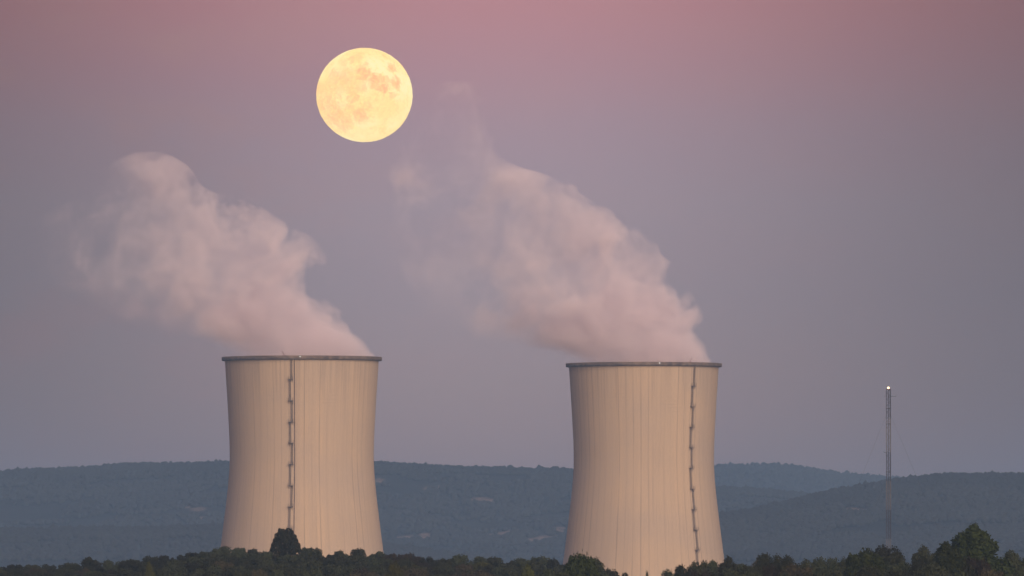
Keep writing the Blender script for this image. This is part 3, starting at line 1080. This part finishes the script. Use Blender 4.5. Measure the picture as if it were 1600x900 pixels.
# ------------------------------------------------------------------ haze
m, nt = material('evening_haze')
pv = nt.new('ShaderNodeVolumePrincipled')
pv.inputs['Color'].default_value = (.385, .645, 1.0, 1)
pv.inputs['Density'].default_value = 6.9e-5
pv.inputs['Anisotropy'].default_value = 0.0
o = nt.new('ShaderNodeOutputMaterial'); nt.L.new(pv.outputs[0], o.inputs['Volume'])
mb = MB(); mb.box((0, 10250, 105), 18400, 24300, 330)
hz = mb.build('haze', m); tag(hz, kind='stuff')

# ------------------------------------------------------------------ sky and light
SUN_AZ = 20.0      # degrees to the right of straight behind the camera
SUN_EL = 19.0
w = bpy.data.worlds.new('World'); SC.world = w; w.use_nodes = True
nt = NT(w.node_tree)
d = nt.new('ShaderNodeTexCoord').outputs['Generated']
x, y, z = nt.sep(d)
u = nt.math('SQRT', nt.math('MAXIMUM', z, 0.0))
uy = lambda py: math.sqrt(max(0, (HORIZON - py) / F))
STOPS = [(0.0, s2l(138, 124, 134)), (uy(880), s2l(168, 139, 137)), (uy(740), s2l(196, 153, 141)), (uy(600), s2l(184, 153, 148)), (uy(450), s2l(175, 153, 158)), (uy(320), s2l(176, 154, 162)),
         (uy(200), s2l(180, 149, 159)), (uy(100), s2l(190, 142, 150)), (uy(0), s2l(198, 137, 142)), (.33, s2l(182, 136, 146)), (.45, s2l(160, 135, 155)), (.65, s2l(122, 126, 155)), (1.0, s2l(98, 112, 145))]
base = nt.ramp(u, STOPS)
# brightest opposite the sunken sun; lens vignetting is put into the sky colour too
az = nt.math('ARCTAN2', x, y)
daz = nt.math('SUBTRACT', az, (760 - 800) / F)
g_ = nt.math('POWER', 2.718, nt.math('MULTIPLY', nt.math('MULTIPLY', daz, daz), -1 / (2 * .030 ** 2)))
gl = nt.math('MULTIPLY_ADD', g_, .68, .32)
# the western afterglow behind the viewer
wz = nt.math('POWER', nt.math('MAXIMUM', nt.math('MULTIPLY_ADD', y, -.5, .5), 0.0), 3.0)
west = nt.math('MULTIPLY', wz, nt.mr(z, .55, 0.0))
far = nt.mr(nt.math('ABSOLUTE', daz), .10, .5, 0, 1)
gl = nt.math('MAXIMUM', gl, nt.math('MULTIPLY', far, .75))
soft = nt.noise(nt.comb(nt.math('MULTIPLY', x, 75), nt.math('MULTIPLY', z, 140), 3.3), 1.0, 4, .55)
pink = nt.math('MULTIPLY', nt.mr(soft, .42, .72), nt.mr(az, .0, -.045, .10, .45))
c1 = nt.mix(pink, base, (*s2l(196, 150, 146), 1))
c1 = nt.mix(1.0, c1, nt.comb(gl, nt.math('MULTIPLY', gl, nt.math('MULTIPLY_ADD', g_, .06, .94)), nt.math('MULTIPLY', gl, nt.math('MULTIPLY_ADD', g_, .10, .90))), 'MULTIPLY')
c1 = nt.mix(nt.math('MULTIPLY', west, .8), c1, (.75, .42, .26, 1))
bg1 = nt.new('ShaderNodeBackground'); nt.L.new(c1, bg1.inputs[0]); bg1.inputs[1].default_value = 1.0
sky = nt.new('ShaderNodeTexSky', sky_type='NISHITA')
sky.sun_disc = False; sky.sun_elevation = math.radians(SUN_EL * .3); sky.sun_rotation = math.radians(180 - SUN_AZ)
sky.air_density = 1.0; sky.dust_density = 2.0
bg2 = nt.new('ShaderNodeBackground'); nt.L.new(sky.outputs[0], bg2.inputs[0]); bg2.inputs[1].default_value = .004
ad = nt.new('ShaderNodeAddShader'); nt.L.new(bg1.outputs[0], ad.inputs[0]); nt.L.new(bg2.outputs[0], ad.inputs[1])
ow = nt.new('ShaderNodeOutputWorld'); nt.L.new(ad.outputs[0], ow.inputs[0])

sl = bpy.data.lights.new('sun', 'SUN'); sl.energy = 3.4; sl.angle = math.radians(48); sl.color = (1.0, .755, .57)
so = bpy.data.objects.new('sun', sl); COL.objects.link(so)
a, e = math.radians(SUN_AZ), math.radians(SUN_EL)
sd = Vector((math.sin(a) * math.cos(e), -math.cos(a) * math.cos(e), math.sin(e)))
so.rotation_euler = sd.to_track_quat('Z', 'Y').to_euler()
so.location = (0, -50, 60)

# ------------------------------------------------------------------ camera and render settings
cam = bpy.data.cameras.new('camera'); co = bpy.data.objects.new('camera', cam); COL.objects.link(co)
cam.sensor_width = 36; cam.lens = 36 * F / 1600
cam.clip_start = 1.0; cam.clip_end = 300000
co.location = (0, 0, 0); co.rotation_euler = (PI / 2 + tilt, 0, 0)
SC.camera = co
SC.render.resolution_x = 1024; SC.render.resolution_y = 576
SC.view_settings.view_transform = 'Standard'; SC.view_settings.look = 'None'
SC.view_settings.exposure = 0.0; SC.view_settings.gamma = 1.0
SC.view_settings.use_curve_mapping = False
cy = SC.cycles
cy.use_denoising = True
cy.volume_bounces = 4; cy.max_bounces = 8; cy.sample_clamp_indirect = 2.0
cy.use_adaptive_sampling = False; cy.diffuse_bounces = 2; cy.transparent_max_bounces = 16
cy.volume_step_rate = 1.0; cy.volume_max_steps = 256
